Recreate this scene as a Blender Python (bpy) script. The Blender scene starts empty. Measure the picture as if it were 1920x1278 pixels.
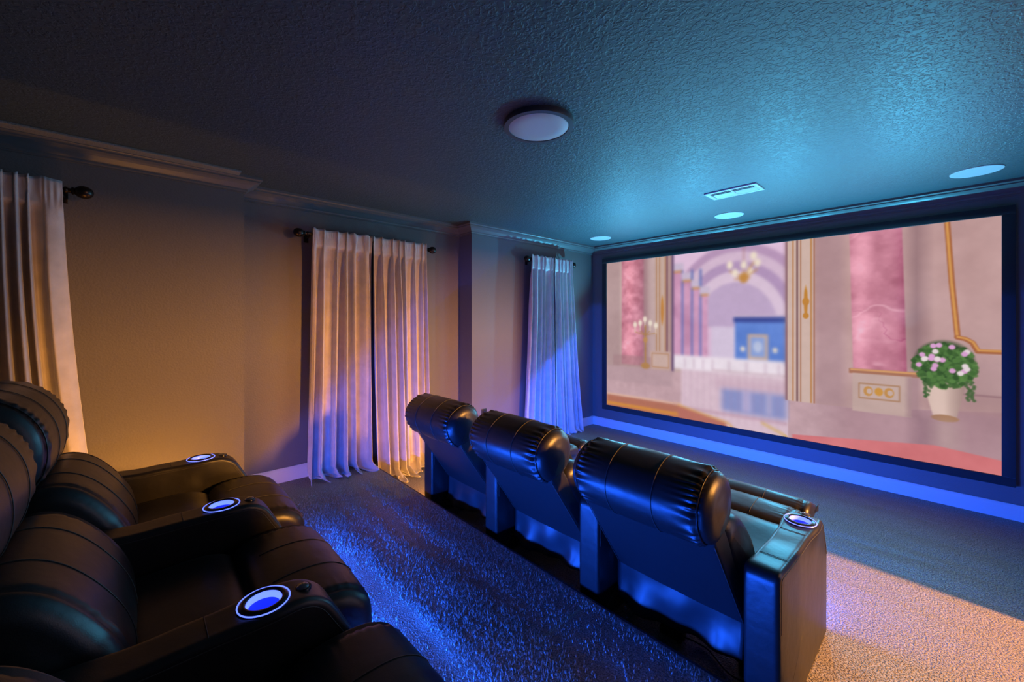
import bpy, bmesh, math, random
import numpy as np
from mathutils import Vector, Matrix
random.seed(7); rng = np.random.default_rng(7)
sc = bpy.context.scene
C = sc.collection
H = 1.44                     # camera height
CEIL = 2.443
RIS = 0.15                   # platform height
RISY = 1.55                  # platform front edge
WL, WR, WREC = -3.40, 0.66, -3.62
WF, WB = 4.647, -1.7
B1, B2 = 0.543, 2.55         # recess from B1 to B2

# ------------------------------------------------------------------ materials
def nodes(name):
    m = bpy.data.materials.new(name); m.use_nodes = True
    nt = m.node_tree; p = nt.nodes['Principled BSDF']
    return m, nt, p
def mat(name, col, rough=.5, metal=0, spec=.5, emit=None, estr=0, bump=None, coat=0, sheen=0, var=0, varscale=3):
    """bump: list of (scale, strength, distance, detail)"""
    m, nt, p = nodes(name)
    p.inputs['Base Color'].default_value = (*col, 1)
    p.inputs['Roughness'].default_value = rough
    p.inputs['Metallic'].default_value = metal
    p.inputs['Specular IOR Level'].default_value = spec
    p.inputs['Coat Weight'].default_value = coat
    p.inputs['Sheen Weight'].default_value = sheen
    if emit:
        p.inputs['Emission Color'].default_value = (*emit, 1); p.inputs['Emission Strength'].default_value = estr
    tc = nt.nodes.new('ShaderNodeTexCoord')
    if var:
        n = nt.nodes.new('ShaderNodeTexNoise'); n.inputs['Scale'].default_value = varscale; n.inputs['Detail'].default_value = 4
        nt.links.new(tc.outputs['Object'], n.inputs['Vector'])
        r = nt.nodes.new('ShaderNodeValToRGB')
        r.color_ramp.elements[0].position = .3; r.color_ramp.elements[1].position = .7
        r.color_ramp.elements[0].color = (*[c*(1-var) for c in col], 1); r.color_ramp.elements[1].color = (*[min(1, c*(1+var)) for c in col], 1)
        nt.links.new(n.outputs['Fac'], r.inputs['Fac']); nt.links.new(r.outputs['Color'], p.inputs['Base Color'])
    prev = None
    for (s, st, d, det) in (bump or []):
        n = nt.nodes.new('ShaderNodeTexNoise'); n.inputs['Scale'].default_value = s; n.inputs['Detail'].default_value = det
        nt.links.new(tc.outputs['Object'], n.inputs['Vector'])
        b = nt.nodes.new('ShaderNodeBump'); b.inputs['Strength'].default_value = st; b.inputs['Distance'].default_value = d
        nt.links.new(n.outputs['Fac'], b.inputs['Height'])
        if prev: nt.links.new(prev.outputs['Normal'], b.inputs['Normal'])
        prev = b
    if prev: nt.links.new(prev.outputs['Normal'], p.inputs['Normal'])
    return m

M = {}
M['wall'] = mat('wall_paint', (.135, .124, .126), .55, bump=[(90, .3, .005, 3), (9, .15, .01, 2)])
M['crown'] = mat('crown_paint', (.12, .115, .12), .38, bump=[(40, .05, .003, 2)])
M['strip'] = mat('textured_strip_paint', (.22, .215, .21), .7, bump=[(120, .8, .006, 3)])
M['base'] = mat('baseboard_white', (.62, .61, .62), .4)
M['leather'] = mat('black_leather', (.016, .0145, .014), .37, spec=.6, bump=[(420, .25, .0009, 3), (14, .3, .006, 2), (60, .12, .002, 3)])
M['leather_dull'] = mat('black_vinyl_back', (.022, .02, .02), .45, spec=.5, bump=[(380, .2, .0008, 2), (6, .2, .01, 2)])
M['thread'] = mat('seam_thread', (.06, .055, .05), .5)
M['skirt'] = mat('black_skirt_fabric', (.03, .03, .032), .36, spec=.5, bump=[(5, .5, .02, 2), (300, .15, .001, 2)])
M['black'] = mat('black_metal', (.01, .01, .01), .4, metal=.6)
M['plastic'] = mat('black_plastic', (.012, .012, .013), .25)
M['chrome'] = mat('chrome', (.75, .75, .77), .15, metal=1)
M['bronze'] = mat('dark_bronze', (.035, .026, .022), .3, metal=.8)
M['frame'] = mat('black_velvet_frame', (.006, .012, .016), .75, bump=[(300, .4, .002, 2)], sheen=.3)
M['white'] = mat('white_grille', (.44, .42, .46), .6, bump=[(500, .2, .001, 1)])
M['vent'] = mat('white_vent_metal', (.5, .48, .52), .45)
M['dark'] = mat('vent_interior', (.05, .045, .05), .8)
M['lens'] = mat('frosted_diffuser', (.58, .54, .60), .5)
M['fixture'] = mat('fixture_rim', (.06, .06, .07), .4)
M['glow'] = mat('blue_light_ring', (.3, .4, 1), .3, emit=(.10, .16, 1), estr=2.2)
M['well'] = mat('lit_cup_well', (.12, .16, .6), .25, emit=(.012, .035, 1), estr=.45, bump=[(60, .3, .003, 2)])
M['gem'] = mat('clear_button', (.25, .25, .27), .08, metal=.7)
M['outlet'] = mat('black_outlet', (.012, .012, .014), .3)
M['velvet'] = mat('silver_velvet', (.50, .455, .46), .42, sheen=.9, spec=.4, bump=[(45, .25, .006, 4), (260, .3, .002, 2)], var=.12, varscale=12)
M['nosing'] = mat('platform_nosing', (.03, .028, .03), .6)
M['psu'] = mat('power_brick_plastic', (.02, .02, .022), .3)

def ceiling_mat():
    m, nt, p = nodes('knockdown_ceiling')
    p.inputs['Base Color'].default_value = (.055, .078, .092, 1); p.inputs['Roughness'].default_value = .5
    tc = nt.nodes.new('ShaderNodeTexCoord')
    mp = nt.nodes.new('ShaderNodeMapping'); mp.inputs['Scale'].default_value = (1, 1, 1)
    nt.links.new(tc.outputs['Object'], mp.inputs['Vector'])
    n = nt.nodes.new('ShaderNodeTexNoise'); n.inputs['Scale'].default_value = 62; n.inputs['Detail'].default_value = 3; n.inputs['Distortion'].default_value = .6
    nt.links.new(mp.outputs['Vector'], n.inputs['Vector'])
    r = nt.nodes.new('ShaderNodeValToRGB'); r.color_ramp.elements[0].position = .45; r.color_ramp.elements[1].position = .58
    nt.links.new(n.outputs['Fac'], r.inputs['Fac'])
    b = nt.nodes.new('ShaderNodeBump'); b.inputs['Strength'].default_value = .45; b.inputs['Distance'].default_value = .004
    nt.links.new(r.outputs['Color'], b.inputs['Height'])
    nt.links.new(b.outputs['Normal'], p.inputs['Normal'])
    return m
M['ceil'] = ceiling_mat()

def carpet_mat(name='beige_carpet', tuft_d=.010):
    m, nt, p = nodes(name)
    p.inputs['Roughness'].default_value = .5; p.inputs['Specular IOR Level'].default_value = .7
    tc = nt.nodes.new('ShaderNodeTexCoord')
    def noise(scale, det, src=None, dist=0):
        n = nt.nodes.new('ShaderNodeTexNoise'); n.inputs['Scale'].default_value = scale; n.inputs['Detail'].default_value = det; n.inputs['Distortion'].default_value = dist
        nt.links.new(src or tc.outputs['Object'], n.inputs['Vector']); return n
    def ramp(n, a, b, ca=(0, 0, 0), cb=(1, 1, 1)):
        r = nt.nodes.new('ShaderNodeValToRGB'); r.color_ramp.elements[0].position = a; r.color_ramp.elements[1].position = b
        r.color_ramp.elements[0].color = (*ca, 1); r.color_ramp.elements[1].color = (*cb, 1)
        nt.links.new(n.outputs['Fac'], r.inputs['Fac']); return r
    def bump(h, st, d, prev=None):
        b = nt.nodes.new('ShaderNodeBump'); b.inputs['Strength'].default_value = st; b.inputs['Distance'].default_value = d
        nt.links.new(h, b.inputs['Height'])
        if prev: nt.links.new(prev.outputs['Normal'], b.inputs['Normal'])
        return b
    nt.links.new(ramp(noise(160, 2), .34, .62, (.15, .125, .10), (.47, .40, .31)).outputs['Color'], p.inputs['Base Color'])
    tuft = bump(ramp(noise(140, 1.5), .50, .70).outputs['Color'], 1, tuft_d)
    mp = nt.nodes.new('ShaderNodeMapping'); mp.inputs['Scale'].default_value = (.28, 1.9, 1); mp.inputs['Rotation'].default_value = (0, 0, .06)
    nt.links.new(tc.outputs['Object'], mp.inputs['Vector'])
    track = bump(noise(3.2, 1.2, mp.outputs['Vector'], .3).outputs['Fac'], 1, .022, tuft)
    nt.links.new(track.outputs['Normal'], p.inputs['Normal'])
    return m
M['carpet'] = carpet_mat()
M['pcarpet'] = carpet_mat('platform_carpet', .0035)
M['pile'] = mat('carpet_pile_yarn', (.52, .47, .42), .35, spec=.8)

# ------------------------------------------------------------------ mesh helpers
def build(name, bm, m, parent=None, smooth=True, angle=None, recalc=True):
    if recalc: bmesh.ops.recalc_face_normals(bm, faces=bm.faces)
    me = bpy.data.meshes.new(name); bm.to_mesh(me); bm.free()
    me.materials.append(m)
    if smooth:
        me.polygons.foreach_set('use_smooth', [True]*len(me.polygons))
        if angle is not None: me.set_sharp_from_angle(angle=math.radians(angle))
    o = bpy.data.objects.new(name, me); C.objects.link(o)
    if parent: o.parent = parent
    return o
def tag(o, label=None, cat=None, group=None, kind=None):
    if label: o['label'] = label
    if cat: o['category'] = cat
    if group: o['group'] = group
    if kind: o['kind'] = kind
    return o
def empty(name, loc=(0, 0, 0), rz=0):
    o = bpy.data.objects.new(name, None); o.empty_display_size = .1; C.objects.link(o)
    o.location = loc; o.rotation_euler.z = rz
    return o
def copy_tree(o, parent=None):
    c = o.copy(); C.objects.link(c)
    if parent: c.parent = parent
    for ch in list(o.children): copy_tree(ch, c)
    return c
def box(bm, x0, x1, y0, y1, z0, z1, bev=0, seg=2):
    r = bmesh.ops.create_cube(bm, size=1)
    vs = r['verts']
    for v in vs:
        v.co = Vector((x0+(v.co.x+.5)*(x1-x0), y0+(v.co.y+.5)*(y1-y0), z0+(v.co.z+.5)*(z1-z0)))
    if bev:
        es = list({e for v in vs for e in v.link_edges})
        bmesh.ops.bevel(bm, geom=es, offset=bev, segments=seg, affect='EDGES', profile=.5)
def tube(bm, pts, r, n=8, closed=False):
    pts = [Vector(p) for p in pts]; rings = []
    N = len(pts)
    up = None
    for i, p in enumerate(pts):
        if closed: t = pts[(i+1) % N]-pts[i-1]
        else: t = pts[min(i+1, N-1)]-pts[max(i-1, 0)]
        if t.length < 1e-9: t = Vector((0, 0, 1))
        t.normalize()
        if up is None:
            up = Vector((0, 0, 1)) if abs(t.z) < .9 else Vector((1, 0, 0))
        a = t.cross(up)
        if a.length < 1e-4: a = t.orthogonal()
        a.normalize(); b = a.cross(t); up = b
        rr = r[i] if isinstance(r, (list, tuple)) else r
        rings.append([bm.verts.new(p+(a*math.cos(k*2*math.pi/n)+b*math.sin(k*2*math.pi/n))*rr) for k in range(n)])
    M_ = N if closed else N-1
    for i in range(M_):
        A, B = rings[i], rings[(i+1) % N]
        for k in range(n):
            bm.faces.new((A[k], A[(k+1) % n], B[(k+1) % n], B[k]))
    if not closed:
        bm.faces.new(rings[0][::-1]); bm.faces.new(rings[-1])
def lathe(bm, prof, center=(0, 0, 0), axis='z', n=40, close=True):
    """prof: list of (r, h)"""
    c = Vector(center); rings = []
    for (r, h) in prof:
        ring = []
        for k in range(n):
            a = 2*math.pi*k/n
            if axis == 'z': p = Vector((r*math.cos(a), r*math.sin(a), h))
            elif axis == 'y': p = Vector((r*math.cos(a), h, r*math.sin(a)))
            else: p = Vector((h, r*math.cos(a), r*math.sin(a)))
            ring.append(bm.verts.new(c+p))
        rings.append(ring)
    for A, B in zip(rings[:-1], rings[1:]):
        for k in range(n): bm.faces.new((A[k], A[(k+1) % n], B[(k+1) % n], B[k]))
    if close:
        if prof[0][0] > 1e-6: bm.faces.new(rings[0][::-1])
        if prof[-1][0] > 1e-6: bm.faces.new(rings[-1])
    bmesh.ops.remove_doubles(bm, verts=bm.verts[:], dist=1e-7)

def catmull(ctrl, n, closed=True):
    """smooth closed curve through control points, resampled to n equal steps"""
    P = [np.array(p, float) for p in ctrl]; K = len(P); out = []
    for i in range(K):
        p0, p1, p2, p3 = P[i-1], P[i], P[(i+1) % K], P[(i+2) % K]
        for t in np.linspace(0, 1, 14, endpoint=False):
            out.append(.5*((2*p1)+(-p0+p2)*t+(2*p0-5*p1+4*p2-p3)*t*t+(-p0+3*p1-3*p2+p3)*t**3))
    out = np.array(out); return resample(out, n)
def resample(out, n):
    Q = np.vstack([out, out[:1]]); d = np.r_[0, np.cumsum(np.hypot(*(Q[1:]-Q[:-1]).T))]
    s = np.linspace(0, d[-1], n, endpoint=False)
    return np.stack([np.interp(s, d, Q[:, 0]), np.interp(s, d, Q[:, 1])], 1)
def roundpoly(pts, rad, n):
    """polygon with rounded corners, resampled"""
    out = []; K = len(pts)
    for i in range(K):
        a, b, c = [np.array(q, float) for q in (pts[i-1], pts[i], pts[(i+1) % K])]
        r = rad[i] if isinstance(rad, (list, tuple)) else rad
        if r <= 0: out.append(b); continue
        u = (a-b)/np.linalg.norm(a-b); v = (c-b)/np.linalg.norm(c-b)
        p, q = b+u*r, b+v*r
        for t in np.linspace(0, 1, 7):
            out.append((1-t)**2*p+2*t*(1-t)*b+t*t*q)
    return resample(np.array(out), n)

def loftx(bm, prof, xc, hw, re, disp=None, xf=None, mid=14, capbulge=0.0, capn=5, rn=6, wfn=None, delete=None):
    """sweep a closed (y,z) profile along x with softly rounded ends (radius re)."""
    prof = np.array(prof, float); n = len(prof); cen = prof.mean(0)
    # outward normals
    t = np.roll(prof, -1, 0)-np.roll(prof, 1, 0); t /= np.linalg.norm(t, axis=1)[:, None]+1e-9
    nr = np.stack([t[:, 1], -t[:, 0]], 1)
    area = .5*np.sum(prof[:, 0]*np.roll(prof[:, 1], -1)-np.roll(prof[:, 0], -1)*prof[:, 1])
    if area < 0: nr = -nr
    half = []
    for k in range(mid+1): half.append(((hw-re)*k/mid, 0.0, 0.0))
    for k in range(1, rn+1):
        a = math.pi/2*k/rn; half.append((hw-re+re*math.sin(a), re*(1-math.cos(a)), 0.0))
    for k in range(1, capn): half.append((hw+capbulge*math.sin(math.pi/2*k/capn), re, k/capn))
    rows = [(-x, i, c) for x, i, c in half[::-1]] + half[1:]
    rings = []
    for (x, inset, c) in rows:
        base = prof-nr*inset
        base = base*(1-c)+cen*c
        ring = []
        for k in range(n):
            y, z = base[k]
            if disp:
                d = disp(x/hw, k/n, y, z); y += nr[k][0]*d; z += nr[k][1]*d
            xx = x*(wfn(y, z) if wfn else 1)
            p = Vector((xc+xx, y, z))
            if xf: p = xf(p)
            ring.append(bm.verts.new(p))
        rings.append(ring)
    for A, B in zip(rings[:-1], rings[1:]):
        for k in range(n): bm.faces.new((A[k], A[(k+1) % n], B[(k+1) % n], B[k]))
    for R in (rings[0], rings[-1]):
        cc = sum((v.co for v in R), Vector())/n; cv = bm.verts.new(cc)
        for k in range(n): bm.faces.new((R[k], R[(k+1) % n], cv))
    if delete:
        bmesh.ops.recalc_face_normals(bm, faces=bm.faces)
        fs = [f for f in bm.faces if delete(f.calc_center_median())]
        bmesh.ops.delete(bm, geom=fs, context='FACES')
    return prof, nr

def xseam(bm, prof, nr, x, xf=None, k0=0, k1=None, off=.0008, r=.0013, inset=0):
    n = len(prof); k1 = n if k1 is None else k1
    pts = []
    for k in range(k0, k1):
        y, z = prof[k % n]+nr[k % n]*(off-inset)
        p = Vector((x, y, z)); pts.append(xf(p) if xf else p)
    tube(bm, pts, r, 6, closed=(k1-k0 >= n))

# ------------------------------------------------------------------ room
def extrude_poly(bm, poly, z0, z1):
    lo = [bm.verts.new((x, y, z0)) for x, y in poly]; hi = [bm.verts.new((x, y, z1)) for x, y in poly]
    n = len(poly)
    for i in range(n): bm.faces.new((lo[i], lo[(i+1) % n], hi[(i+1) % n], hi[i]))
    bm.faces.new(lo[::-1]); bm.faces.new(hi)
def structure(name, bm, m, smooth=False):
    return tag(build(name, bm, m, smooth=smooth), kind='structure')

bm = bmesh.new(); extrude_poly(bm, [(WL, WB), (WL, B1), (WREC, B1), (WREC, B2), (WL, B2), (WL, WF), (-3.9, WF), (-3.9, WB)], -.05, CEIL); structure('wall_left', bm, M['wall'])
bm = bmesh.new(); box(bm, -3.9, WR+.15, WF, WF+.15, -.05, CEIL); structure('wall_front', bm, M['wall'])
bm = bmesh.new(); box(bm, -3.9, WR+.15, WB-.15, WB, -.05, CEIL); structure('wall_back', bm, M['wall'])
# right wall with the wide opening the warm hall light comes through
OY0, OY1, OZ = 1.87, 3.1, 2.06
bm = bmesh.new()
box(bm, WR, WR+.12, OY1, WF, -.05, CEIL); box(bm, WR, WR+.12, WB, OY0, -.05, CEIL); box(bm, WR, WR+.12, OY0, OY1, OZ, CEIL); box(bm, WR, WR+.12, OY0, 2.25, -.05, 1.38)  # last box: unseen half wall added to keep warm light off the aisle
structure('wall_right', bm, M['wall'])
bm = bmesh.new(); box(bm, -3.9, 3.6, WB-.15, WF+.15, -.1, 0); structure('floor', bm, M['carpet'])
bm = bmesh.new(); box(bm, -3.9, 3.6, WB-.15, WF+.15, CEIL, CEIL+.1); structure('ceiling', bm, M['ceil'])
# raised platform of the back row
bm = bmesh.new()
prof = roundpoly([(WB, 0), (RISY, 0), (RISY, RIS), (WB, RIS)], [0, 0, .02, 0], 160)
poly = [(WREC, B1), (WREC, RISY)]
box(bm, WL, WR, WB, RISY-.02, .0, RIS)
box(bm, WREC, WL, B1, RISY-.02, .0, RIS)
structure('trim_platform', bm, M['pcarpet'])
# upright yarn tips of the carpet in the aisle between the rows
def pile():
    r = np.random.default_rng(3); n = 30000
    x = r.uniform(-3.25, -.45, n); y = r.uniform(.60, RISY-.03, n)
    dens = .5+.5*np.sin(y*23+1.5*np.sin(x*1.7)+.8*x)*np.sin(y*9+1+.5*x); dens = np.clip(dens*1.15+.25*np.sin(x*3+y*5), .05, 1)
    dens *= np.clip((x+3.35)/.5, .15, 1)
    k = r.random(n) < dens; x, y = x[k], y[k]; n = len(x)
    h = r.uniform(.006, .016, n); w = r.uniform(.0018, .0036, n); a = r.uniform(0, 6.28, n); tx, ty = r.normal(0, .003, n), r.normal(0, .003, n)
    V = np.zeros((n, 4, 3))
    for q in range(3):
        V[:, q, 0] = x+w*np.cos(a+q*2.094); V[:, q, 1] = y+w*np.sin(a+q*2.094); V[:, q, 2] = RIS-.001
    V[:, 3, 0] = x+tx; V[:, 3, 1] = y+ty; V[:, 3, 2] = RIS+h
    b = np.arange(n)[:, None]*4
    F = np.concatenate([b+[0, 1, 3], b+[1, 2, 3], b+[2, 0, 3]], 1).reshape(-1, 3)
    me = bpy.data.meshes.new('carpet_pile'); me.vertices.add(n*4); me.vertices.foreach_set('co', V.ravel().astype(np.float32))
    me.loops.add(F.size); me.loops.foreach_set('vertex_index', F.ravel().astype(np.int32))
    me.polygons.add(len(F)); me.polygons.foreach_set('loop_start', (np.arange(len(F))*3).astype(np.int32)); me.update(calc_edges=True); me.validate()
    me.materials.append(M['pile']); o = bpy.data.objects.new('carpet_pile', me); C.objects.link(o)
    tag(o, 'glittering blue-lit yarn tips of the carpet between the two seat rows', 'carpet', kind='stuff')
pile()
bm = bmesh.new()
pts = [(WREC, RISY-.02, 0), (WR, RISY-.02, 0)]
pr = [(RISY-.02, 0), (RISY, 0), (RISY, RIS-.015), (RISY-.003, RIS-.006), (RISY-.008, RIS-.001), (RISY-.02, RIS)]
A = [bm.verts.new((WREC, y, z)) for y, z in pr]; B = [bm.verts.new((WR, y, z)) for y, z in pr]
for i in range(len(pr)): bm.faces.new((A[i], A[(i+1) % len(pr)], B[(i+1) % len(pr)], B[i]))
bm.faces.new(A); bm.faces.new(B[::-1])
structure('trim_platform_edge', bm, M['nosing'])

def sweep(name, path, prof, zref, m, closed=False, sign=1):
    """sweep (p, z) profile along a wall path in plan; p is measured to the right of travel (sign=+1)."""
    bm = bmesh.new(); P = [Vector((x, y, 0)) for x, y in path]; N = len(P); rings = []
    for i in range(N):
        def nrm(a, b):
            d = (b-a).normalized(); return Vector((d.y, -d.x, 0))*sign
        if i == 0: o = nrm(P[0], P[1])
        elif i == N-1: o = nrm(P[-2], P[-1])
        else:
            n1, n2 = nrm(P[i-1], P[i]), nrm(P[i], P[i+1]); o = (n1+n2)/(1+n1.dot(n2))
        rings.append([bm.verts.new(P[i]+o*p+Vector((0, 0, zref+z))) for p, z in prof])
    n = len(prof)
    for A, B in zip(rings[:-1], rings[1:]):
        for k in range(n): bm.faces.new((A[k], A[(k+1) % n], B[(k+1) % n], B[k]))
    bm.faces.new(rings[0]); bm.faces.new(rings[-1][::-1])
    return structure(name, bm, m)
crown = [(0, 0), (0, -.104), (.010, -.104), (.010, -.096), (.016, -.093), (.018, -.086), (.018, -.080), (.024, -.076),
         (.034, -.066), (.046, -.054), (.060, -.044), (.074, -.037), (.082, -.034), (.082, -.026), (.092, -.022), (.096, -.018), (.096, 0)]
leftpath = [(WL, WB), (WL, B1), (WREC, B1), (WREC, B2), (WL, B2), (WL, WF)]
sweep('trim_crown_left', leftpath+[(WR, WF)], crown, CEIL, M['crown'])
sweep('trim_crown_right', [(WR, WF), (WR, WB), (WL, WB)], crown, CEIL, M['crown'])
bm = bmesh.new(); box(bm, WL+.09, WL+.175, WB, .50, CEIL-.014, CEIL, .003); structure('trim_ceiling_strip', bm, M['strip'])
bb = [(0, 0), (0, .112), (.006, .112), (.009, .104), (.012, .096), (.014, .088), (.014, 0)]
sweep('baseboard_left', [(WREC, RISY), (WREC, B2), (WL, B2), (WL, WF)], bb, 0, M['base'])
sweep('baseboard_platform', [(WREC, B1+.001), (WREC, RISY)], bb, RIS, M['base'])
sweep('baseboard_front', [(WL+.014, WF), (WR, WF)], bb, 0, M['base'])

# hall beyond the opening
bm = bmesh.new(); box(bm, 3.6, 3.7, WB-.15, WF+.15, -.05, CEIL); structure('wall_hall', bm, M['wall'])
bm = bmesh.new(); box(bm, WR+.12, 3.6, WF, WF+.15, -.05, CEIL); box(bm, WR+.12, 3.6, WB-.15, WB, -.05, CEIL); structure('wall_hall_end', bm, M['wall'])

# ------------------------------------------------------------------ screen
SX0, SX1, SZ0, SZ1 = -3.145, .235, .31, 2.20
SY = WF-.035
scr = empty('projector_screen', ((SX0+SX1)/2, WF, SZ0-.065)); tag(scr, 'huge framed projector screen on the front wall showing a palace hall', 'screen')
ox, oy, oz = scr.location
fw = .066
for (a, b, c, d) in ((SX0-fw, SX1+fw, SZ1, SZ1+fw), (SX0-fw, SX1+fw, SZ0-fw, SZ0), (SX0-fw, SX0, SZ0, SZ1), (SX1, SX1+fw, SZ0, SZ1)):
    bm = bmesh.new(); box(bm, a-ox, b-ox, WF-.05-oy, WF-.002-oy, c-oz, d-oz, .004)
    build('frame_bar', bm, M['frame'], scr, angle=40)

def picture(W, Hh):
    s, t = np.meshgrid((np.arange(W)+.5)/W, (np.arange(Hh)+.5)/Hh)      # t upwards
    asp = 3.38/1.89
    img = np.zeros((Hh, W, 3))
    def c8(*c): return (np.array(c, float)/255)
    def noise(sx, sy, seed, oct=3):
        r = np.random.default_rng(seed); out = 0; amp = 1
        for o in range(oct):
            gx, gy = max(2, int(sx*2**o)), max(2, int(sy*2**o)); g = r.random((gy+2, gx+2))
            X, Y = s*gx, t*gy; i, j = X.astype(int), Y.astype(int); fx, fy = X-i, Y-j
            fx = fx*fx*(3-2*fx); fy = fy*fy*(3-2*fy)
            v = (g[j, i]*(1-fx)+g[j, i+1]*fx)*(1-fy)+(g[j+1, i]*(1-fx)+g[j+1, i+1]*fx)*fy
            out = out+(v-.5)*amp; amp *= .5
        return out
    def put(mask, col):
        m = np.clip(mask, 0, 1)[..., None]
        img[:] = img*(1-m)+np.asarray(col)*m
    def sm(d, w): return np.clip(.5+d/w, 0, 1)
    def rect(x0, x1, y0, y1, w=.003): return sm(np.minimum(s-x0, x1-s), w)*sm(np.minimum(t-y0, y1-t), w*asp)
    def ell(cx, cy, rx, ry, w=.08): return sm(1-np.hypot((s-cx)/rx, (t-cy)/ry), w)
    def poly(P, w=.003):                                # convex polygon, counter-clockwise
        d = np.full(s.shape, 9.)
        for (a, b), (c, e) in zip(P, P[1:]+P[:1]):
            nx, ny = -(e-b), (c-a); L = math.hypot(nx*1, ny/asp); d = np.minimum(d, ((s-a)*nx+(t-b)*ny)/max(L, 1e-6)/1)
        return sm(d, w)
    def line(P, hw, w=.002):
        d = np.full(s.shape, 9.)
        for (a, b), (c, e) in zip(P[:-1], P[1:]):
            vx, vy = (c-a), (e-b)/asp; L = vx*vx+vy*vy
            u = np.clip(((s-a)*vx+(t-b)/asp*vy)/L, 0, 1)
            d = np.minimum(d, np.hypot(s-a-u*vx, (t-b)/asp-u*vy))
        return sm(hw-d, w)
    n1, n2, n3 = noise(6, 4, 1), noise(22, 12, 2), noise(60, 34, 3)
    # walls
    img[:] = c8(206, 176, 172)
    img += (n1*.05+n2*.03)[..., None]
    put(sm(s-.67, .01), np.array(c8(198, 166, 164))[None, None]+(n1*.09+n2*.04)[..., None]+np.array([.03, .0, 0])*sm(t-.2, 1.)[..., None])
    put(rect(.855, .885, .37, 1.1, .03)*.5, c8(128, 96, 104))
    # floor of polished stone
    hor = np.where(s < .3, .28, np.where(s < .604, .33, np.where(s < .86, .19, .215+(s-.86)*.2)))
    fl = sm(hor-t, .006)
    put(fl, np.array(c8(208, 172, 178))+(n1*.06+n3*.02)[..., None])
    put(fl*sm(s-.72, .1)*.7, np.array(c8(172, 132, 140))+(n1*.09)[..., None])
    put(fl*rect(.3, .61, .0, .33)*.7, c8(240, 214, 230))
    # the opening with the bright vaulted corridor
    op = rect(.272, .604, .33, 1.1)
    put(op, np.array(c8(226, 192, 220))+(t*.05)[..., None])
    for rr, col in ((.30, (196, 160, 196)), (.27, (226, 196, 220)), (.235, (190, 158, 198)), (.20, (232, 206, 228)), (.16, (204, 178, 212))):
        put(op*sm(t-.56, .01)*ell(.47, .56, rr*.72, rr*1.55, .03), c8(*col))
    put(op*rect(.40, .604, .33, .56), c8(226, 208, 232))
    for x in (.285, .322, .352, .378):                  # receding columns
        w_ = .017-.13*(x-.285)*.6; w_ = max(w_, .008)
        put(rect(x-w_-.006, x-w_, .34, .90, .004), c8(92, 110, 186))
        put(rect(x-w_, x+w_, .34, .93-(x-.285)*1.6, .004), np.array(c8(214, 156, 190))+(n2*.12)[..., None])
        put(rect(x-w_-.006, x+w_+.006, .90-(x-.285)*1.6, .945-(x-.285)*1.6, .004), c8(214, 196, 220))
        put(rect(x-w_-.003, x+w_+.003, .888-(x-.285)*1.6, .90-(x-.285)*1.6, .004), c8(210, 150, 90))
    # far blue wall and the golden-framed panel
    put(rect(.470, .604, .36, .60), np.array(c8(104, 140, 222))+(n2*.06)[..., None])
    put(rect(.466, .604, .585, .615), c8(70, 84, 160))
    put(rect(.466, .604, .615, .625), c8(212, 190, 214))
    put(rect(.506, .560, .385, .522), c8(214, 180, 160)); put(rect(.513, .553, .40, .507), c8(150, 172, 228)); put(ell(.533, .455, .012, .03), c8(196, 206, 236))
    for x in (.492, .578): put(ell(x, .44, .006, .014, .5), c8(255, 236, 214))
    put(rect(.272, .604, .30, .385, .01), np.array(c8(250, 236, 246))+(n2*.03)[..., None])
    for x in (.31, .34, .37, .40, .45, .50, .55, .585): put(rect(x, x+.006, .31, .37, .004)*.5, c8(200, 170, 190))
    put(rect(.40, .604, .305, .315, .004)*.6, c8(206, 170, 180))
    # reflection of the blue wall on the floor
    put(rect(.43, .607, .085, .215, .02)*.72, c8(120, 140, 208)); put(rect(.49, .515, .1, .21, .01)*.7, c8(206, 190, 226)); put(rect(.555, .57, .1, .21, .01)*.6, c8(206, 196, 228))
    put(rect(.41, .607, .215, .265, .02)*.5, c8(214, 178, 196))
    for i in range(14):
        x = .31+i*.021; put(rect(x, x+.004, .02, .30, .006)*.18, c8(176, 130, 160))
    put(rect(.29, .607, .06, .075, .006)*.5, c8(190, 142, 160))
    # left column, pilaster with gold lines
    put(rect(.0, .06, .28, 1.1, .01)*.4, c8(168, 134, 140))
    put(rect(.068, .160, .30, 1.1), np.array(c8(214, 140, 158))+(n2*.20+n3*.12)[..., None]+(np.array([.14, .10, .10])*np.exp(-((s-.10)/.022)**2)[..., None]))
    put(rect(.150, .178, .30, 1.1, .03)*.5, c8(140, 90, 108))
    put(rect(.178, .215, .30, 1.1, .01)*.4, c8(206, 176, 178))
    put(rect(.206, .272, .28, 1.1), c8(212, 182, 170))
    for x, w_, c in ((.210, .0018, (176, 120, 80)), (.222, .0018, (176, 120, 80)), (.243, .0018, (186, 128, 78)), (.250, .004, (140, 98, 110)), (.262, .003, (180, 140, 140)), (.270, .004, (110, 84, 120))):
        put(rect(x-w_, x+w_, .28, 1.1, .002), c8(*c))
    put(ell(.232, .66, .005, .09, .4), c8(206, 136, 60))
    put(rect(.185, .262, .28, .40), c8(212, 178, 168)); put(rect(.192, .256, .295, .388), c8(188, 136, 96)); put(rect(.1945, .2535, .301, .382), c8(214, 182, 172))
    put(rect(.03, .19, .285, .36, .006)*.55, c8(176, 136, 140))
    put(rect(.0, .27, .18, .285, .01)*.6, c8(190, 158, 164))
    put(rect(.0, .30, -.1, .08, .01), c8(190, 120, 96)); put(rect(.0, .30, .078, .09, .004), c8(236, 190, 168)); put(rect(.0, .30, .01, .03, .006), c8(226, 150, 66))
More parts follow.
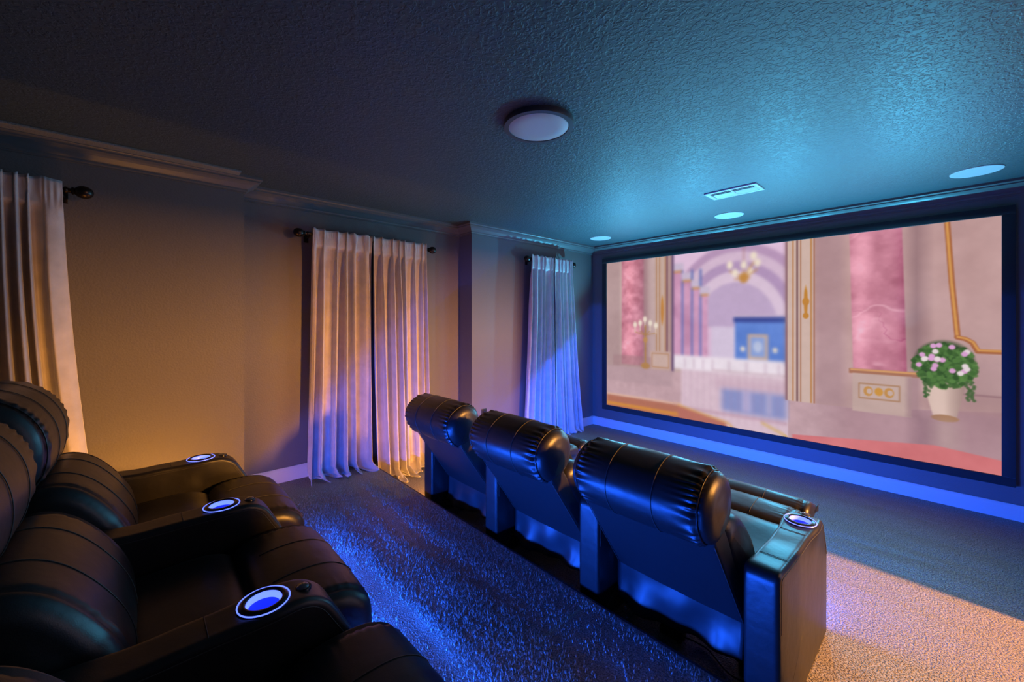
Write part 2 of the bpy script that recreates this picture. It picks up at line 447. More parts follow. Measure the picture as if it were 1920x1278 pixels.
    put(poly([(.29, -.1), (.47, -.1), (.44, .03), (.29, .075)], .006), c8(196, 120, 104)); put(line([(.29, .078), (.45, .02), (.48, -.03)], .003), c8(230, 176, 110))
    put(line([(.545, .052), (.605, .005)], .0035), c8(226, 186, 120))
    # candelabra and chandelier
    for x, y in ((.125, .565), (.146, .575), (.165, .60), (.186, .575), (.208, .56)):
        put(line([(.167, .50), (x, y-.045)], .0014), c8(190, 140, 84)); put(line([(x, y-.045), (x, y-.01)], .0022), c8(238, 214, 196)); put(ell(x, y+.004, .0075, .018, .8), c8(255, 240, 220))
    put(line([(.167, .30), (.167, .56)], .003), c8(184, 136, 84)); put(ell(.167, .30, .018, .02, .3), c8(190, 140, 84)); put(ell(.167, .47, .008, .02, .3), c8(200, 150, 90))
    put(line([(.495, 1.0), (.495, .84)], .0012), c8(178, 120, 110))
    for x, y in ((.455, .905), (.470, .86), (.495, .90), (.512, .865), (.532, .905), (.522, .945)):
        put(line([(.495, .83), (x, y-.035)], .0018), c8(206, 150, 84)); put(ell(x, y, .0085, .022, .7), c8(255, 238, 216))
    put(ell(.495, .83, .013, .028, .3), c8(206, 146, 76))
    # right side of the opening : white and gold pilaster
    put(rect(.604, .673, .19, 1.1), c8(220, 190, 178))
    for x, w_, c in ((.606, .003, (150, 110, 118)), (.622, .0016, (196, 136, 90)), (.632, .0022, (130, 92, 92)), (.640, .0012, (176, 120, 90)), (.664, .0018, (196, 136, 80)), (.671, .0018, (178, 120, 96))):
        put(rect(x-w_, x+w_, .19, 1.1, .002), c8(*c))
    put(ell(.652, .69, .0045, .075, .4), c8(206, 140, 60)); put(ell(.652, .69, .008, .02, .3), c8(206, 140, 60)); put(ell(.652, .62, .007, .015, .3), c8(206, 140, 60))
    put(rect(.676, .735, .19, 1.1, .02)*.45, c8(176, 140, 150))
    # big pink marble column
    sh = np.exp(-((s-.768)/.02)**2); lean = s-(.745+(1-t)*.012)
    colm = sm(np.minimum(s-(.746+(1-t)*.012), (.845+(1-t)*.014)-s), .003)*sm(t-.375, .004)
    vein = np.abs(noise(5, 5, 11, 4)); vein2 = np.abs(noise(8, 7, 15, 4))
    marble = np.array(c8(206, 132, 152))+(noise(9, 7, 5)*.22+n3*.05)[..., None]+np.array([.14, .13, .13])*sh[..., None]
    marble = marble+np.array([.10, .13, .12])*np.exp(-(vein/.03)**2)[..., None]*np.clip(n1*3+.5, 0, 1)[..., None]-np.array([.10, .14, .10])*np.exp(-(vein2/.012)**2)[..., None]*np.clip(n1*-3+.5, 0, 1)[..., None]-np.array([.16, .2, .16])*np.exp(-((s-.86-(.012*(1-t)))/.022)**2)[..., None]
    put(colm, marble)
    put(rect(.745, .875, .352, .375), c8(178, 122, 96)); put(rect(.748, .872, .366, .374, .002), c8(226, 166, 110))
    put(rect(.752, .862, .18, .354), np.array(c8(206, 176, 168))+(n2*.03)[..., None]); put(rect(.853, .876, .18, .354, .01)*.6, c8(166, 130, 138))
    put(rect(.764, .842, .240, .312), c8(180, 134, 100)); put(rect(.7665, .8395, .246, .306), c8(208, 180, 172))
    for x in (.783, .822): put(ell(x, .276, .009, .022, .2), c8(206, 150, 84)); put(ell(x+.002, .276, .005, .012, .2), c8(210, 182, 172))
    put(ell(.803, .277, .008, .018, .3), c8(216, 156, 70))
    # golden moulding on the right wall
    put(line([(.919, 1.02), (.927, .75), (.936, .528)], .0048), c8(176, 106, 66)); put(line([(.9185, 1.02), (.9265, .75), (.9355, .528)], .0022), c8(226, 162, 90))
    put(line([(.936, .528), (.948, .522), (.958, .508), (.966, .474), (1.0, .474)], .0048), c8(176, 106, 66)); put(line([(.936, .530), (.948, .524), (.959, .510), (.967, .478), (1.0, .478)], .002), c8(226, 162, 90))
    put(rect(.94, 1.01, .25, .45, .03)*.35, c8(176, 140, 146)); put(rect(.875, 1.01, .225, .30, .01)*.4, c8(180, 140, 140)); put(rect(.93, 1.01, .298, .304, .004)*.8, c8(150, 112, 118))
    # pot with flowers
    put(poly([(.898, .195), (.934, .195), (.952, .372), (.876, .372)], .003), np.array(c8(222, 192, 180))+np.array([.05, .05, .05])*np.exp(-((s-.905)/.02)**2)[..., None]-np.array([.18, .18, .16])*sm(s-.93, .03)[..., None])
    put(rect(.876, .953, .345, .368), c8(206, 172, 160)); put(ell(.916, .195, .022, .014, .2), c8(176, 130, 96))
    r = np.random.default_rng(4)
    put(ell(.914, .425, .046, .085, .25), c8(52, 76, 44))
    for i in range(420):
        a, q = r.random()*2*math.pi, math.sqrt(r.random()); x, y = .914+q*.050*math.cos(a), .418+q*.088*math.sin(a)-.012*r.random()
        g = r.random(); k0 = ((s-x)**2 < .0001)
        put(ell(x, y, .0035+.002*r.random(), .006+.005*r.random(), .4)*.9, c8(52+50*g, 84+62*g, 40+36*g))
    for x0 in (.884, .952, .957, .889):
        for i in range(10):
            x, y = x0+r.normal()*.003, .35-i*.008
            put(ell(x, y, .003, .006, .4)*.8, c8(70, 104, 56))
    for i in range(22):
        a, q = r.random()*2*math.pi, math.sqrt(r.random()); x, y = .914+q*.044*math.cos(a), .432+q*.07*math.sin(a)
        put(ell(x, y, .0052, .010, .4), c8(*((232, 170, 220) if i % 3 else (246, 228, 232))))
    # reflections and the pink runner on the floor
    put(rect(.895, .94, .06, .19, .03)*fl*.45, c8(206, 178, 172)); put(rect(.75, .86, .04, .17, .03)*fl*.35, c8(200, 160, 168))
    put(rect(.862, .90, .03, .2, .03)*fl*.35, c8(132, 98, 112))
    put(poly([(.62, -.2), (1.02, -.2), (1.02, .055), (.90, .078), (.62, .02)], .006), np.array(c8(222, 126, 128))+(n2*.05)[..., None])
    # shallow depth of field : the far hall is softer than the near columns
    def blur(a, r):
        for ax in (0, 1):
            acc = np.zeros_like(a)
            for k in range(-r, r+1):
                idx = np.clip(np.arange(a.shape[ax])+k, 0, a.shape[ax]-1); acc += np.take(a, idx, axis=ax)
            a = acc/(2*r+1)
        return a
    soft = blur(blur(img, 3), 3); mm = np.clip(rect(.274, .604, .0, 1.1, .01)+rect(-.1, .28, .0, 1.1, .01)*.6, 0, 1)[..., None]
    img[:] = img*(1-mm)+soft*mm; img[:] = img*.5+blur(img, 1)*.5
    img[:] = img*(1+.02*n3[..., None])
    lin = np.clip(img, 0, 1)
    return np.where(lin <= .04045, lin/12.92, ((lin+.055)/1.055)**2.4)

PW, PH = 760, 424
pic = picture(PW, PH)
me = bpy.data.meshes.new('screen_surface')
gx = np.linspace(SX0-ox, SX1-ox, PW); gz = np.linspace(SZ0-oz, SZ1-oz, PH)
X, Z = np.meshgrid(gx, gz); co = np.stack([X, np.full_like(X, SY-oy), Z], -1).reshape(-1, 3)
me.vertices.add(PW*PH); me.vertices.foreach_set('co', co.ravel().astype(np.float32))
ii, jj = np.meshgrid(np.arange(PW-1), np.arange(PH-1)); a = (jj*PW+ii).ravel()
q = np.stack([a, a+1, a+1+PW, a+PW], 1)
me.loops.add(q.size); me.loops.foreach_set('vertex_index', q.ravel().astype(np.int32))
me.polygons.add(len(q)); me.polygons.foreach_set('loop_start', (np.arange(len(q))*4).astype(np.int32))
me.update(calc_edges=True); me.validate()
ca = me.color_attributes.new('picture', 'FLOAT_COLOR', 'POINT')
ca.data.foreach_set('color', np.concatenate([pic.reshape(-1, 3), np.ones((PW*PH, 1))], 1).ravel().astype(np.float32))
sm_, nt, p = nodes('projected_picture')
at = nt.nodes.new('ShaderNodeVertexColor'); at.layer_name = 'picture'
p.inputs['Base Color'].default_value = (.004, .004, .004, 1); p.inputs['Roughness'].default_value = 1; p.inputs['Specular IOR Level'].default_value = 0
nt.links.new(at.outputs['Color'], p.inputs['Emission Color']); p.inputs['Emission Strength'].default_value = .84
me.materials.append(sm_)
so = bpy.data.objects.new('screen_surface', me); C.objects.link(so); so.parent = scr

# ------------------------------------------------------------------ recliners
ARMW = .0575; CUPY = .535; ARMTOP = .57
def arm(parent, xc):
    pf = roundpoly([(0, 0), (.75, 0), (.755, .40), (.655, ARMTOP), (.30, ARMTOP-.012), (.0, ARMTOP+.008)], [.01, .02, .05, .07, .1, .045], 190)
    def wfn(y, z):
        return 1+.20*math.exp(-((y-CUPY-.01)/.09)**2)*max(0, min(1, (z-.44)/.10))
    bm = bmesh.new()
    prof, nr = loftx(bm, pf, xc, ARMW, .016, wfn=wfn, mid=6, rn=4, capn=4, capbulge=.0,
          disp=lambda s, u, y, z: .0025*math.sin(y*38)*math.exp(-((z-.52)/.05)**2),
          delete=lambda c: math.hypot(c.x-xc, c.y-CUPY) < .045 and c.z > .5)
    o = build('armrest', bm, M['leather'], parent)
    for yy in (.14, .415):              # seams across the top and along the upper edges
        bm = bmesh.new(); w = ARMW+.001
        zt = ARMTOP-.004
        k = [i for i in range(len(prof)) if prof[i][1] > .5 and abs(prof[i][0]-yy) < .01][0]
        zz = prof[k][1]
        tube(bm, [(xc-w+.002, yy+.003, zz-.018), (xc-w+.016, yy, zz+.0012), (xc, yy, zz+.0016), (xc+w-.016, yy, zz+.0012), (xc+w-.002, yy+.003, zz-.018)], .0012, 6)
        build('seam', bm, M['thread'], o)
    for sx in (-1, 1):
        pts = []
        for i in range(len(prof)):
            y, z = prof[i]
            if z > .36 and y > -.01:
                w = ARMW*wfn(y, z)
                cy, cz = prof[i]-nr[i]*.020
                pts.append((math.atan2(z-.3, y-.38), (xc+sx*(w+.0003), cy, cz)))
        pts.sort(key=lambda q: -q[0]); bm = bmesh.new(); tube(bm, [q[1] for q in pts], .0013, 5)
        build('piping', bm, M['thread'], o)
    zc = ARMTOP-.006
    bm = bmesh.new()
    lathe(bm, [(.040, .004), (.043, .010), (.049, .010), (.056, .005), (.061, .0015), (.061, -.012), (.040, -.012)], (xc, CUPY, zc), close=False)
    c = build('cup_holder', bm, M['plastic'], o); c['label'] = 'black cup holder rim'
    bm = bmesh.new()
    lathe(bm, [(.041, .0045), (.040, .006), (.0375, .004), (.036, -.010)], (xc, CUPY, zc), close=False)
    tube(bm, [(xc+.0585*math.cos(a), CUPY+.0585*math.sin(a), zc+.0045) for a in np.linspace(0, 2*math.pi, 48, endpoint=False)], .0017, 6, closed=True)
    c = build('light_ring', bm, M['glow'], o); c['label'] = 'glowing blue ring'
    bm = bmesh.new()
    lathe(bm, [(.0375, -.008), (.035, -.07), (.0, -.072)], (xc, CUPY, zc), close=False)
    c = build('cup_well', bm, M['well'], o); c['label'] = 'blue lit cup well'
    bm = bmesh.new()
    lathe(bm, [(.021, -.006), (.021, .002), (.019, .004), (.0165, .004)], (xc, CUPY+.092, zc-.002), close=False, n=28)
    build('button_rim', bm, M['plastic'], o)
    bm = bmesh.new()
    lathe(bm, [(.0165, .003), (.014, .006), (.009, .0085), (.0, .0095)], (xc, CUPY+.092, zc-.002), close=False, n=28)
    c = build('control_button', bm, M['gem'], o); c['label'] = 'clear domed button'
    return o

def ruche(k=30, A=.006, s0=.86, ph=0):
    def f(s, u, y, z):
        a = abs(s)
        d = 0
        if a < s0:
            e = math.exp(-(s0-a)/.10)
            d += A*e*(math.sin(2*math.pi*k*u+ph+2.2*math.sin(7*u*math.pi))**2-.5)*1.6
        d -= .009*math.exp(-((a-s0)/.022)**2)
        d += .004*math.cos(a*2.2)
        return d
    return f

def recliner(name, reclined, hw=.300, rec_ang=None):
    R = empty(name)
    ang = math.radians(35 if reclined else 22)
    P = Vector((0, .135, .26)) if reclined else Vector((0, .10, .25))
    U = Vector((0, -math.sin(ang), math.cos(ang))); V = Vector((0, math.cos(ang), math.sin(ang)))
    xf = lambda p: P+Vector((p.x, 0, 0))+V*p.y+U*p.z          # y -> forward of back, z -> up the back
    bw = .285
    # back shell : flat vinyl panel, tapered edges
    pf = roundpoly([(0, -.02), (.09, -.02), (.09, .55), (.0, .53)], .02, 60)
    bm = bmesh.new(); loftx(bm, pf, 0, bw-.008, .012, xf=xf, mid=10, disp=lambda s, u, y, z: .004*math.cos(s*1.5))
    sh = build('back_panel', bm, M['leather_dull'], R, angle=60)
    for sx in (-1, 1):
        bm = bmesh.new(); tube(bm, [xf(Vector((sx*(bw-.012), -.001, z))) for z in np.linspace(0, .50, 12)], .0016, 6)
        build('piping', bm, M['thread'], sh)
    # lumbar cushion
    pf = catmull([(.06, .06), (.16, .03), (.235, .08), (.262, .18), (.25, .30), (.215, .40), (.16, .455), (.09, .46), (.05, .40), (.04, .2)], 72)
    bm = bmesh.new(); pr, nr = loftx(bm, pf, 0, bw, .055, xf=xf, mid=20, rn=8, capbulge=.012, disp=ruche(26, .003, .80, 1))
    lo = build('lumbar_cushion', bm, M['leather'], R)
    for x in (-.10, .10):
        bm = bmesh.new(); xseam(bm, pr, nr, x, xf, 6, 44, off=.0038); build('seam', bm, M['thread'], lo)
    # head pillow (roll wrapping over the top of the back)
    pf = catmull([(-.020, .515), (-.032, .56), (-.028, .62), (.004, .678), (.070, .708), (.15, .70), (.205, .66), (.228, .59), (.205, .525), (.15, .475), (.08, .465), (.01, .485)] if reclined else [(-.028, .525), (-.040, .60), (-.032, .70), (.005, .785), (.075, .825), (.15, .80), (.205, .73), (.222, .64), (.20, .55), (.15, .48), (.08, .465), (.01, .49)], 192)
    bm = bmesh.new(); pr, nr = loftx(bm, pf, 0, bw+.006, .062, xf=xf, mid=44, rn=8, capbulge=.010, capn=6, disp=ruche(14, .011 if reclined else .0055, .86))
    hp = build('head_pillow', bm, M['leather'], R)
    for x in (-.095, .095):
        bm = bmesh.new(); xseam(bm, pr, nr, x, xf, 0, 192, off=.0048); build('seam', bm, M['thread'], hp)
    for sx in (-1, 1):
        bm = bmesh.new(); xseam(bm, pr, nr, sx*(bw+.004)*.866, xf, 0, 192, off=-.009 if reclined else -.0075, r=.0022); build('piping', bm, M['leather'], hp)
    # seat and legrest
    if reclined:
        sp = catmull([(.12, .34), (.2, .30), (.45, .30), (.70, .31), (.755, .36), (.745, .415), (.66, .445), (.45, .43), (.25, .43), (.13, .42)], 72)
    else:
        sp = catmull([(.10, .34), (.2, .29), (.40, .28), (.54, .29), (.565, .35), (.55, .40), (.48, .43), (.36, .43), (.22, .42), (.11, .41)], 72)
    bm = bmesh.new(); pr, nr = loftx(bm, sp, 0, hw, .05, mid=16, rn=7, disp=lambda s, u, y, z: .010*math.cos(s*1.4)+(.012*abs(s)**6) if z > .38 else 0)
    se = build('seat_cushion', bm, M['leather'], R)
    bm = bmesh.new(); box(bm, -hw, hw, .14, .70, .13, .31, .015); build('seat_base', bm, M['leather_dull'], R, angle=40)
    if reclined:
        pf = catmull([(.74, .40), (.78, .36), (.86, .345), (.95, .355), (.985, .40), (.965, .445), (.90, .468), (.82, .462), (.76, .445)], 72)
        bm = bmesh.new(); pr, nr = loftx(bm, pf, 0, hw, .04, mid=24, rn=7, disp=ruche(18, .004, .86, .5))
        lg = build('leg_rest', bm, M['leather'], R)
        for x in (-.1, .1):
            bm = bmesh.new(); xseam(bm, pr, nr, x, None, 30, 68, off=.004); build('seam', bm, M['thread'], lg)
        pf = catmull([(.955, .42), (.975, .375), (1.04, .355), (1.13, .375), (1.20, .398), (1.205, .411), (1.16, .425), (1.11, .455), (1.04, .475), (.985, .462), (.96, .44)], 80)
        bm = bmesh.new(); pr, nr = loftx(bm, pf, 0, hw+.014, .030, mid=24, rn=7, disp=ruche(20, .004, .88, 2))
        ft = build('foot_rest', bm, M['leather'], R)
        for x in (-.1, .1):
            bm = bmesh.new(); xseam(bm, pr, nr, x, None, 34, 78, off=.004); build('seam', bm, M['thread'], ft)
        for sx in (-1, 1):                                    # scissor links
            bm = bmesh.new(); x = sx*.24
            tube(bm, [(x, .66, .20), (x, .86, .33), (x, 1.06, .38)], .008, 6)
            build('leg_rest_linkage', bm, M['black'], R); bm = bmesh.new()
            tube(bm, [(x+.02, .70, .33), (x+.02, .92, .20), (x+.02, 1.06, .38)], .008, 6)
            build('leg_rest_linkage', bm, M['black'], R)
    else:
        pf = catmull([(.55, .34), (.56, .42), (.62, .452), (.72, .458), (.80, .44), (.855, .39), (.868, .30), (.858, .18), (.845, .10), (.80, .075), (.74, .10), (.72, .22), (.64, .30)], 96)
        bm = bmesh.new(); pr, nr = loftx(bm, pf, 0, hw+.004, .05, mid=26, rn=8, disp=ruche(24, .005, .86, .5))
        lg = build('leg_rest', bm, M['leather'], R)
        for x in (-.1, .1):
            bm = bmesh.new(); xseam(bm, pr, nr, x, None, 12, 70, off=.004); build('seam', bm, M['thread'], lg)
    # rear skirt cloth between the arms
    bm = bmesh.new(); nx, nz = 36, 14; g = []
    for j in range(nz+1):
        v = j/nz; row = []
        for i in range(nx+1):
            u = i/nx; x = (-.275+.55*u)
            sag = .03*math.sin(math.pi*u)+.02*math.sin(5*u+1)
            z = .285-(.155+sag*(1))*v
            y = .128-.02*v+.014*math.sin(9*u+3*v)*v+.010*math.sin(21*u)*v
            row.append(bm.verts.new((x, y, z)))
        g.append(row)
    for j in range(nz):
        for i in range(nx): bm.faces.new((g[j][i], g[j][i+1], g[j+1][i+1], g[j+1][i]))
    sk = build('rear_skirt', bm, M['skirt'], R, recalc=False)
    md = sk.modifiers.new('t', 'SOLIDIFY'); md.thickness = .002
    # metal under-frame
    for y in (.20, .62):
        bm = bmesh.new(); box(bm, -hw, hw, y-.015, y+.015, .10, .135, .004); build('cross_rail', bm, M['black'], R, angle=40)
    for sx in (-1, 1):
        bm = bmesh.new(); box(bm, sx*.24-.015, sx*.24+.015, .18, .64, .07, .10, .004); build('side_rail', bm, M['black'], R, angle=40)
        for y in (.22, .60):
            bm = bmesh.new(); tube(bm, [(sx*.24, y, 0), (sx*.24, y, .08)], .016, 10); build('foot', bm, M['black'], R, angle=40)
    arm(R, .3675)
    return R

FR_Y, BK_Y = 1.585, -.30
cx = [-2.290, -1.555, -.820]
frontlab = ['reclined black leather theatre seat at the far end of the front row by the curtains',
            'reclined black leather theatre seat in the middle of the front row',
            'reclined black leather theatre seat at the near right end of the front row']
backlab = ['upright black leather theatre seat in the back row beside the left wall',
           'upright black leather theatre seat in the middle of the back row',
           'theatre seat at the near end of the back row, only its front cushion showing']
pf_ = recliner('theater_recliner', True)
seats = []
for i, x in enumerate(cx):
    o = pf_ if i == 0 else copy_tree(pf_)
    o.location = (x, FR_Y, 0); tag(o, frontlab[i], 'theatre seat', 'front row of theatre recliners'); seats.append(o)
pb_ = recliner('theater_recliner', False)
for i, x in enumerate([-2.3025, -1.5675, -.8325]):
    o = pb_ if i == 0 else copy_tree(pb_)
    o.location = (x, BK_Y, RIS); tag(o, backlab[i], 'theatre seat', 'back row of theatre recliners'); seats.append(o)
# the left-hand end arms of both rows
arm(seats[0], -.3675); 
arm(seats[3], -.3675)

# ------------------------------------------------------------------ curtains and rods
def rod(xw, xr, y0, y1, z, label):
    """rod along y at x=xr, wall at x=xw"""
    R = empty('curtain_rod', (xr, (y0+y1)/2, z)); tag(R, label, 'curtain rod', 'curtain rods on the left wall')
    L = (y1-y0)/2
    bm = bmesh.new(); lathe(bm, [(.0, -L+.05), (.012, -L+.05), (.012, L-.05), (0, L-.05)], axis='y', n=20, close=False); build('pole', bm, M['bronze'], R, angle=50)
    for s in (-1, 1):
        bm = bmesh.new()
        pf = [(0, 0), (.013, 0), (.018, .004), (.018, .012), (.012, .016), (.011, .026), (.020, .030), (.022, .036), (.016, .041)]
        for k in range(13):
            a = math.pi*k/12; pf.append((max(.0, .035*math.sin(a)) if k else .014, .076-.040*math.cos(a)))
        lathe(bm, [(r, s*(L-.10+h)) for r, h in pf], axis='y', n=28, close=False)
        build('finial', bm, M['bronze'], R, angle=60)
        bm = bmesh.new(); yb = s*(L-.11)
        tube(bm, [(0, yb, 0), (0, yb, -.012), ((xw-xr)*.5, yb, -.02), (xw-xr+.004, yb, -.02)], .006, 8)
        box(bm, xw-xr, xw-xr+.006, yb-.018, yb+.018, -.055, .02, .002); build('bracket', bm, M['bronze'], R, angle=50)
    return R

def curtain(label, xr, yt0, yt1, yb0, yb1, ztop, zbot, seed, folds=9, puddle=.10, amp=.034, group=None, flare=1.6):
    r = random.Random(seed)
    ns, nt_ = 320, 120
    fr = [(k+1, r.uniform(.4, 1), r.uniform(0, 6.28)) for k in range(5)]
    ph = [r.uniform(0, 6.28) for _ in range(8)]
    yc = (yt0+yt1)/2
    bm = bmesh.new(); g = []
    for j in range(nt_+1):
        t = j/nt_                              # 0 top, 1 bottom
        row = []
        for i in range(ns+1):
            s = i/ns
            e = t**flare
            y0 = yt0+(yb0-yt0)*e; y1 = yt1+(yb1-yt1)*e
            warp = s+.030*math.sin(2*math.pi*2*s+ph[0])+.014*math.sin(2*math.pi*5*s+ph[1])+.010*math.sin(3.1*t+ph[2]+7*s)*t
            f = 2*math.pi*folds*warp
            sharp = math.sin(f)+.28*math.sin(2*f+ph[3]+1.2*t)+.30*t*math.sin(f*.5+ph[4])
            am = amp*(.55+.45*min(1, t*4))*(1+.25*math.sin(5*s+ph[5]))*(1+.25*t)
            x = am*sharp
            # small crimps in the header pocket
            hd = math.exp(-((t-.035)/.03)**2)
            x = x*(1-.35*hd)+.004*hd*math.sin(2*math.pi*43*s+ph[6])
            hf = 1/(1+math.exp((t-.06)/.022))
            x = x*(1-.62*hf)+.030*hf; x = max(x, .0165) if t < .075 else x
            x += .003*math.sin(60*t+9*s+ph[7])*t*.4
            y = y0+(y1-y0)*s+.022*math.cos(f)*(.6+.4*t)*min(1, 6*s, 6*(1-s))
            # bottom : pooled cloth
            z = ztop+(zbot-ztop)*min(1, t*1.04)
            if puddle:
                q = max(0, (t-.945)/.055)
                z = ztop+(zbot-ztop)*min(1, t/.975)
                if q > 0:
                    x += puddle*q*(.45+.35*math.sin(f*.5+ph[0])+.25*math.sin(f*1.0+ph[1]))+.01*q
                    y += .030*q*math.sin(f*.7+ph[2])
                    z = max(z, zbot)+.004+.040*q*(1-q*.75)*(1+math.sin(f*1.3+ph[3]))
            x = max(x, -.088)
            z += .006*math.sin(f+1)*hf if t < .02 else 0
            row.append(bm.verts.new((x, y-yc, z-zbot)))
        g.append(row)
    for j in range(nt_):
        for i in range(ns): bm.faces.new((g[j][i], g[j+1][i], g[j+1][i+1], g[j][i+1]))
    o = build('curtain', bm, M['velvet'], recalc=False); o.location = (xr, yc, zbot)
    md = o.modifiers.new('t', 'SOLIDIFY'); md.thickness = .003
    tag(o, label, 'curtain', group)
    return o
rod(WL, WL+.105, -2*.75-.243+.3, -.243+.035, 2.155, 'dark metal rod holding the curtain at the left edge of the picture')
curtain('pale velvet curtain at the left edge, glowing orange low down', WL+.105, -1.30, -.311, -1.34, -.150, 2.20, RIS, 12, folds=19, puddle=.08, amp=.031)
rod(WREC, WREC+.115, .90, 2.165, 2.135, 'dark metal rod with ball ends above the wide curtains in the recess')
curtain('left panel of the wide pale velvet curtains in the wall recess, pooling on the platform', WREC+.12, 1.02, 1.512, .985, 1.525, 2.18, RIS, 5, folds=6, amp=.044, puddle=.16, group=None)
curtain('right panel of the wide pale velvet curtains in the recess, pooling on the lower floor', WREC+.12, 1.518, 2.055, 1.565, 2.10, 2.18, 0, 11, folds=7, amp=.042, puddle=.22)
rod(WL, WL+.105, 3.235, 4.11, 2.145, 'small dark metal rod above the blue-lit curtain near the screen')
curtain('left panel of the blue-lit velvet curtain beside the screen wall', WL+.11, 3.30, 3.682, 3.19, 3.708, 2.19, 0.0, 21, folds=5, amp=.036, puddle=.05)
curtain('right panel of the blue-lit velvet curtain, nearest the screen wall', WL+.11, 3.70, 4.03, 3.745, 4.24, 2.19, 0.0, 23, folds=5, amp=.036, puddle=.05)

# ------------------------------------------------------------------ ceiling fittings, outlet, power brick
L_ = empty('flush_ceiling_light', (-1.43, 1.497, CEIL)); tag(L_, 'round flush ceiling light with dark rim and pale lens, switched off', 'ceiling light')
bm = bmesh.new(); lathe(bm, [(.178, 0), (.180, -.020), (.177, -.026), (.153, -.027), (.152, -.022)], close=False, n=72); build('rim', bm, M['fixture'], L_, angle=50)
bm = bmesh.new(); lathe(bm, [(.154, -.022), (.150, -.0245), (.09, -.026), (.0, -.0265)], close=False, n=72); build('lens', bm, M['lens'], L_)
labs = ['round white ceiling speaker grille at the right above the screen', 'round white ceiling speaker grille in the middle, near the air vent', 'round white ceiling speaker grille near the left corner of the screen wall']
for i, x in enumerate((.103, -1.454, -2.92)):
    if i == 0:
        bm = bmesh.new(); lathe(bm, [(.125, 0), (.125, -.003), (.121, -.006), (.117, -.0045), (.0, -.0055)], close=False, n=60); sp0 = build('ceiling_speaker', bm, M['white'], angle=60); o = sp0
    else: o = sp0.copy(); C.objects.link(o)
    o.location = (x, 4.15, CEIL); tag(o, labs[i], 'speaker', 'ceiling speakers')
V_ = empty('air_vent', (-1.158, 3.405, CEIL)); tag(V_, 'rectangular white ceiling air vent with two louvred halves', 'air vent')
vw, vd = .185, .105
bm = bmesh.new()
for a in ((-vw, vw, -vd, -vd+.028), (-vw, vw, vd-.028, vd), (-vw, -vw+.03, -vd+.028, vd-.028), (vw-.03, vw, -vd+.028, vd-.028), (-.008, .008, -vd+.028, vd-.028)): box(bm, *a, -.010, 0, .002)
build('vent_frame', bm, M['vent'], V_, angle=40)
bm = bmesh.new(); box(bm, -vw+.03, vw-.03, -vd+.028, vd-.028, -.0015, 0); build('backing', bm, M['dark'], V_, smooth=False)
for sx in (-1, 1):
    for k in range(6):
        bm = bmesh.new(); y = -vd+.040+k*.0262
        r_ = bmesh.ops.create_cube(bm, size=1)
        for v in bm.verts: v.co = Vector((sx*.080+v.co.x*.142, y+v.co.y*.022, -.0055+v.co.z*.0012+v.co.y*.005*(1 if k < 3 else -1)))
        build('slat', bm, M['vent'], V_, smooth=False)
O_ = empty('wall_outlet', (WL, 2.71, .436)); tag(O_, 'black wall outlet between the recess corner and the blue-lit curtain', 'outlet')
bm = bmesh.new(); box(bm, 0, .006, -.035, .035, -.057, .057, .002); build('cover_plate', bm, M['outlet'], O_, angle=40)
for s in (-1, 1):
    bm = bmesh.new(); box(bm, .005, .0085, -.017, .017, s*.026-.014, s*.026+.014, .002); build('socket', bm, M['plastic'], O_, angle=40)
Pb = empty('power_brick', (-.87, 1.80, 0)); tag(Pb, 'small black power brick with cord on the floor beneath the near front seat', 'power brick')
bm = bmesh.new(); box(bm, -.05, .05, -.03, .03, 0, .035, .005); build('brick_body', bm, M['psu'], Pb, angle=40)
bm = bmesh.new(); pts = []
for k in range(40):
    t = k/39; pts.append((.05+.42*t, .03*math.sin(9*t)-.02*t, .006+.012*max(0, 1-t*8)))
tube(bm, pts, .0035, 8); build('cord', bm, M['psu'], Pb)
Hl = empty('hall_lamp', (3.0, 3.0, 2.2))
bpy.data.objects.remove(Hl)

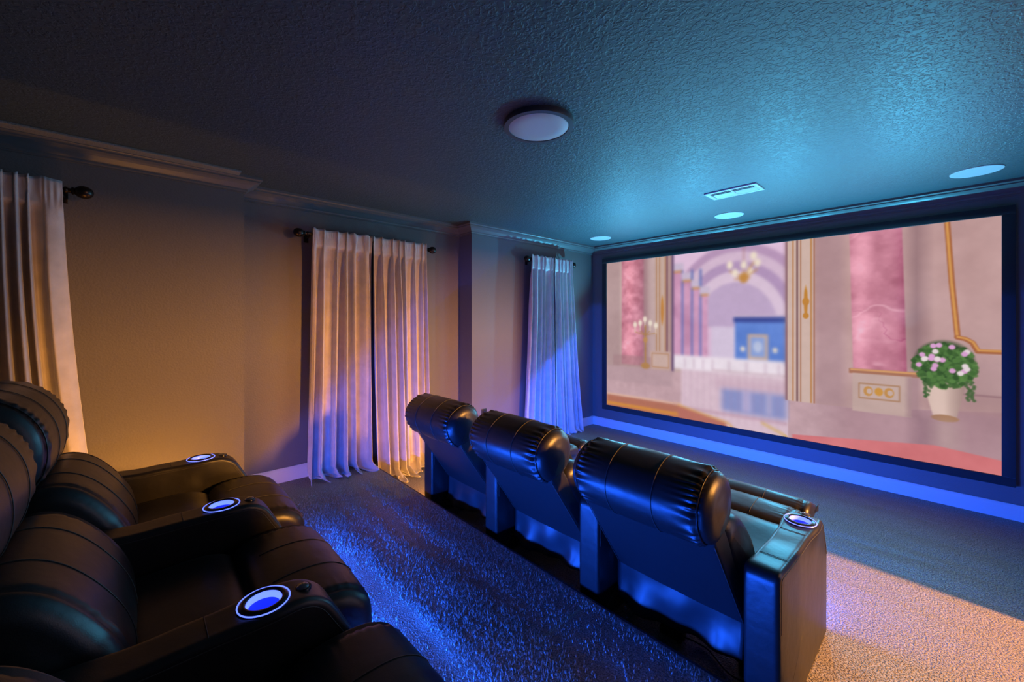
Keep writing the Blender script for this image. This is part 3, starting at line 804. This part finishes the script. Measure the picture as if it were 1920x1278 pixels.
# ------------------------------------------------------------------ lights
def area(name, loc, target, sx, sy, col, power, spread=180):
    l = bpy.data.lights.new(name, 'AREA'); l.shape = 'RECTANGLE'; l.size = sx; l.size_y = sy; l.color = col; l.energy = power
    l.spread = math.radians(spread)
    o = bpy.data.objects.new(name, l); C.objects.link(o); o.location = loc
    d = Vector(target)-Vector(loc); o.rotation_euler = d.to_track_quat('-Z', 'Y').to_euler()
    return o
def spot(name, loc, target, col, power, ang, blend=.5, r=.05):
    l = bpy.data.lights.new(name, 'SPOT'); l.color = col; l.energy = power; l.spot_size = math.radians(ang); l.spot_blend = blend; l.shadow_soft_size = r
    o = bpy.data.objects.new(name, l); C.objects.link(o); o.location = loc
    d = Vector(target)-Vector(loc); o.rotation_euler = d.to_track_quat('-Z', 'Y').to_euler()
    return o
BLUE = (.01, .10, 1.0); TEAL = (.06, .50, .82); WARM = (1.0, .40, .06)
# blue light strips under the seat fronts of both rows
for x in [-2.3025, -1.5675, -.8325]:
    area('under_seat_strip', (x, BK_Y+.80, RIS+.05), (x, BK_Y+2.2, RIS+.06), .46, .012, BLUE, 29)
for x in cx:
    area('under_seat_strip', (x, FR_Y+.72, .07), (x, FR_Y+2.2, .16), .5, .015, BLUE, 55)
# warm strips beside the outer left arms
area('side_strip', (-2.735, 1.85, .05), (-3.4, 1.85, .25), .45, .012, WARM, 12)
area('side_strip', (-2.745, .05, RIS+.04), (-3.4, .05, RIS+.4), .5, .012, WARM, 9)
# warm lamp out in the hall, plus an added lavender fill at the opening
area('hall_lamp', (2.7, 3.04, 2.20), (-1.6, 3.0, 1.0), .12, .45, WARM, 360, 150)
area('lavender_fill', (WR+.3, 2.5, 1.2), (-3, 2.0, 1.3), 1.2, 1.7, (.85, .68, .95), 10)
# added teal spots standing in for light spilled by the screen
for i in range(4):
    x = -2.8+i*.85
    spot('screen_spill_spot', (x, WF-.08, 1.30), (x, WF-.08-.5, 1.30+.9), TEAL, 150, 112, 1, .02)
    spot('screen_spill_wash', (x, WF-.08, 1.35), (x, 0, 1.0), TEAL, 60, 165, 1, .02)
w = bpy.data.worlds.new('World'); sc.world = w; w.use_nodes = True
w.node_tree.nodes['Background'].inputs['Color'].default_value = (.55, .5, .75, 1); w.node_tree.nodes['Background'].inputs['Strength'].default_value = .05

# ------------------------------------------------------------------ camera
cam = bpy.data.cameras.new('Camera'); co_ = bpy.data.objects.new('Camera', cam); C.objects.link(co_)
co_.location = (0, 0, H); co_.rotation_euler = (math.radians(90), 0, math.radians(47.46))
cam.sensor_width = 36; cam.lens = 760/1920*36; cam.shift_y = -39/1920; cam.clip_start = .02
cam.shift_x = 0
sc.camera = co_
sc.view_settings.view_transform = 'Standard'; sc.view_settings.look = 'None'; sc.view_settings.gamma = 1; sc.view_settings.use_curve_mapping = False
sc.view_settings.exposure = 0
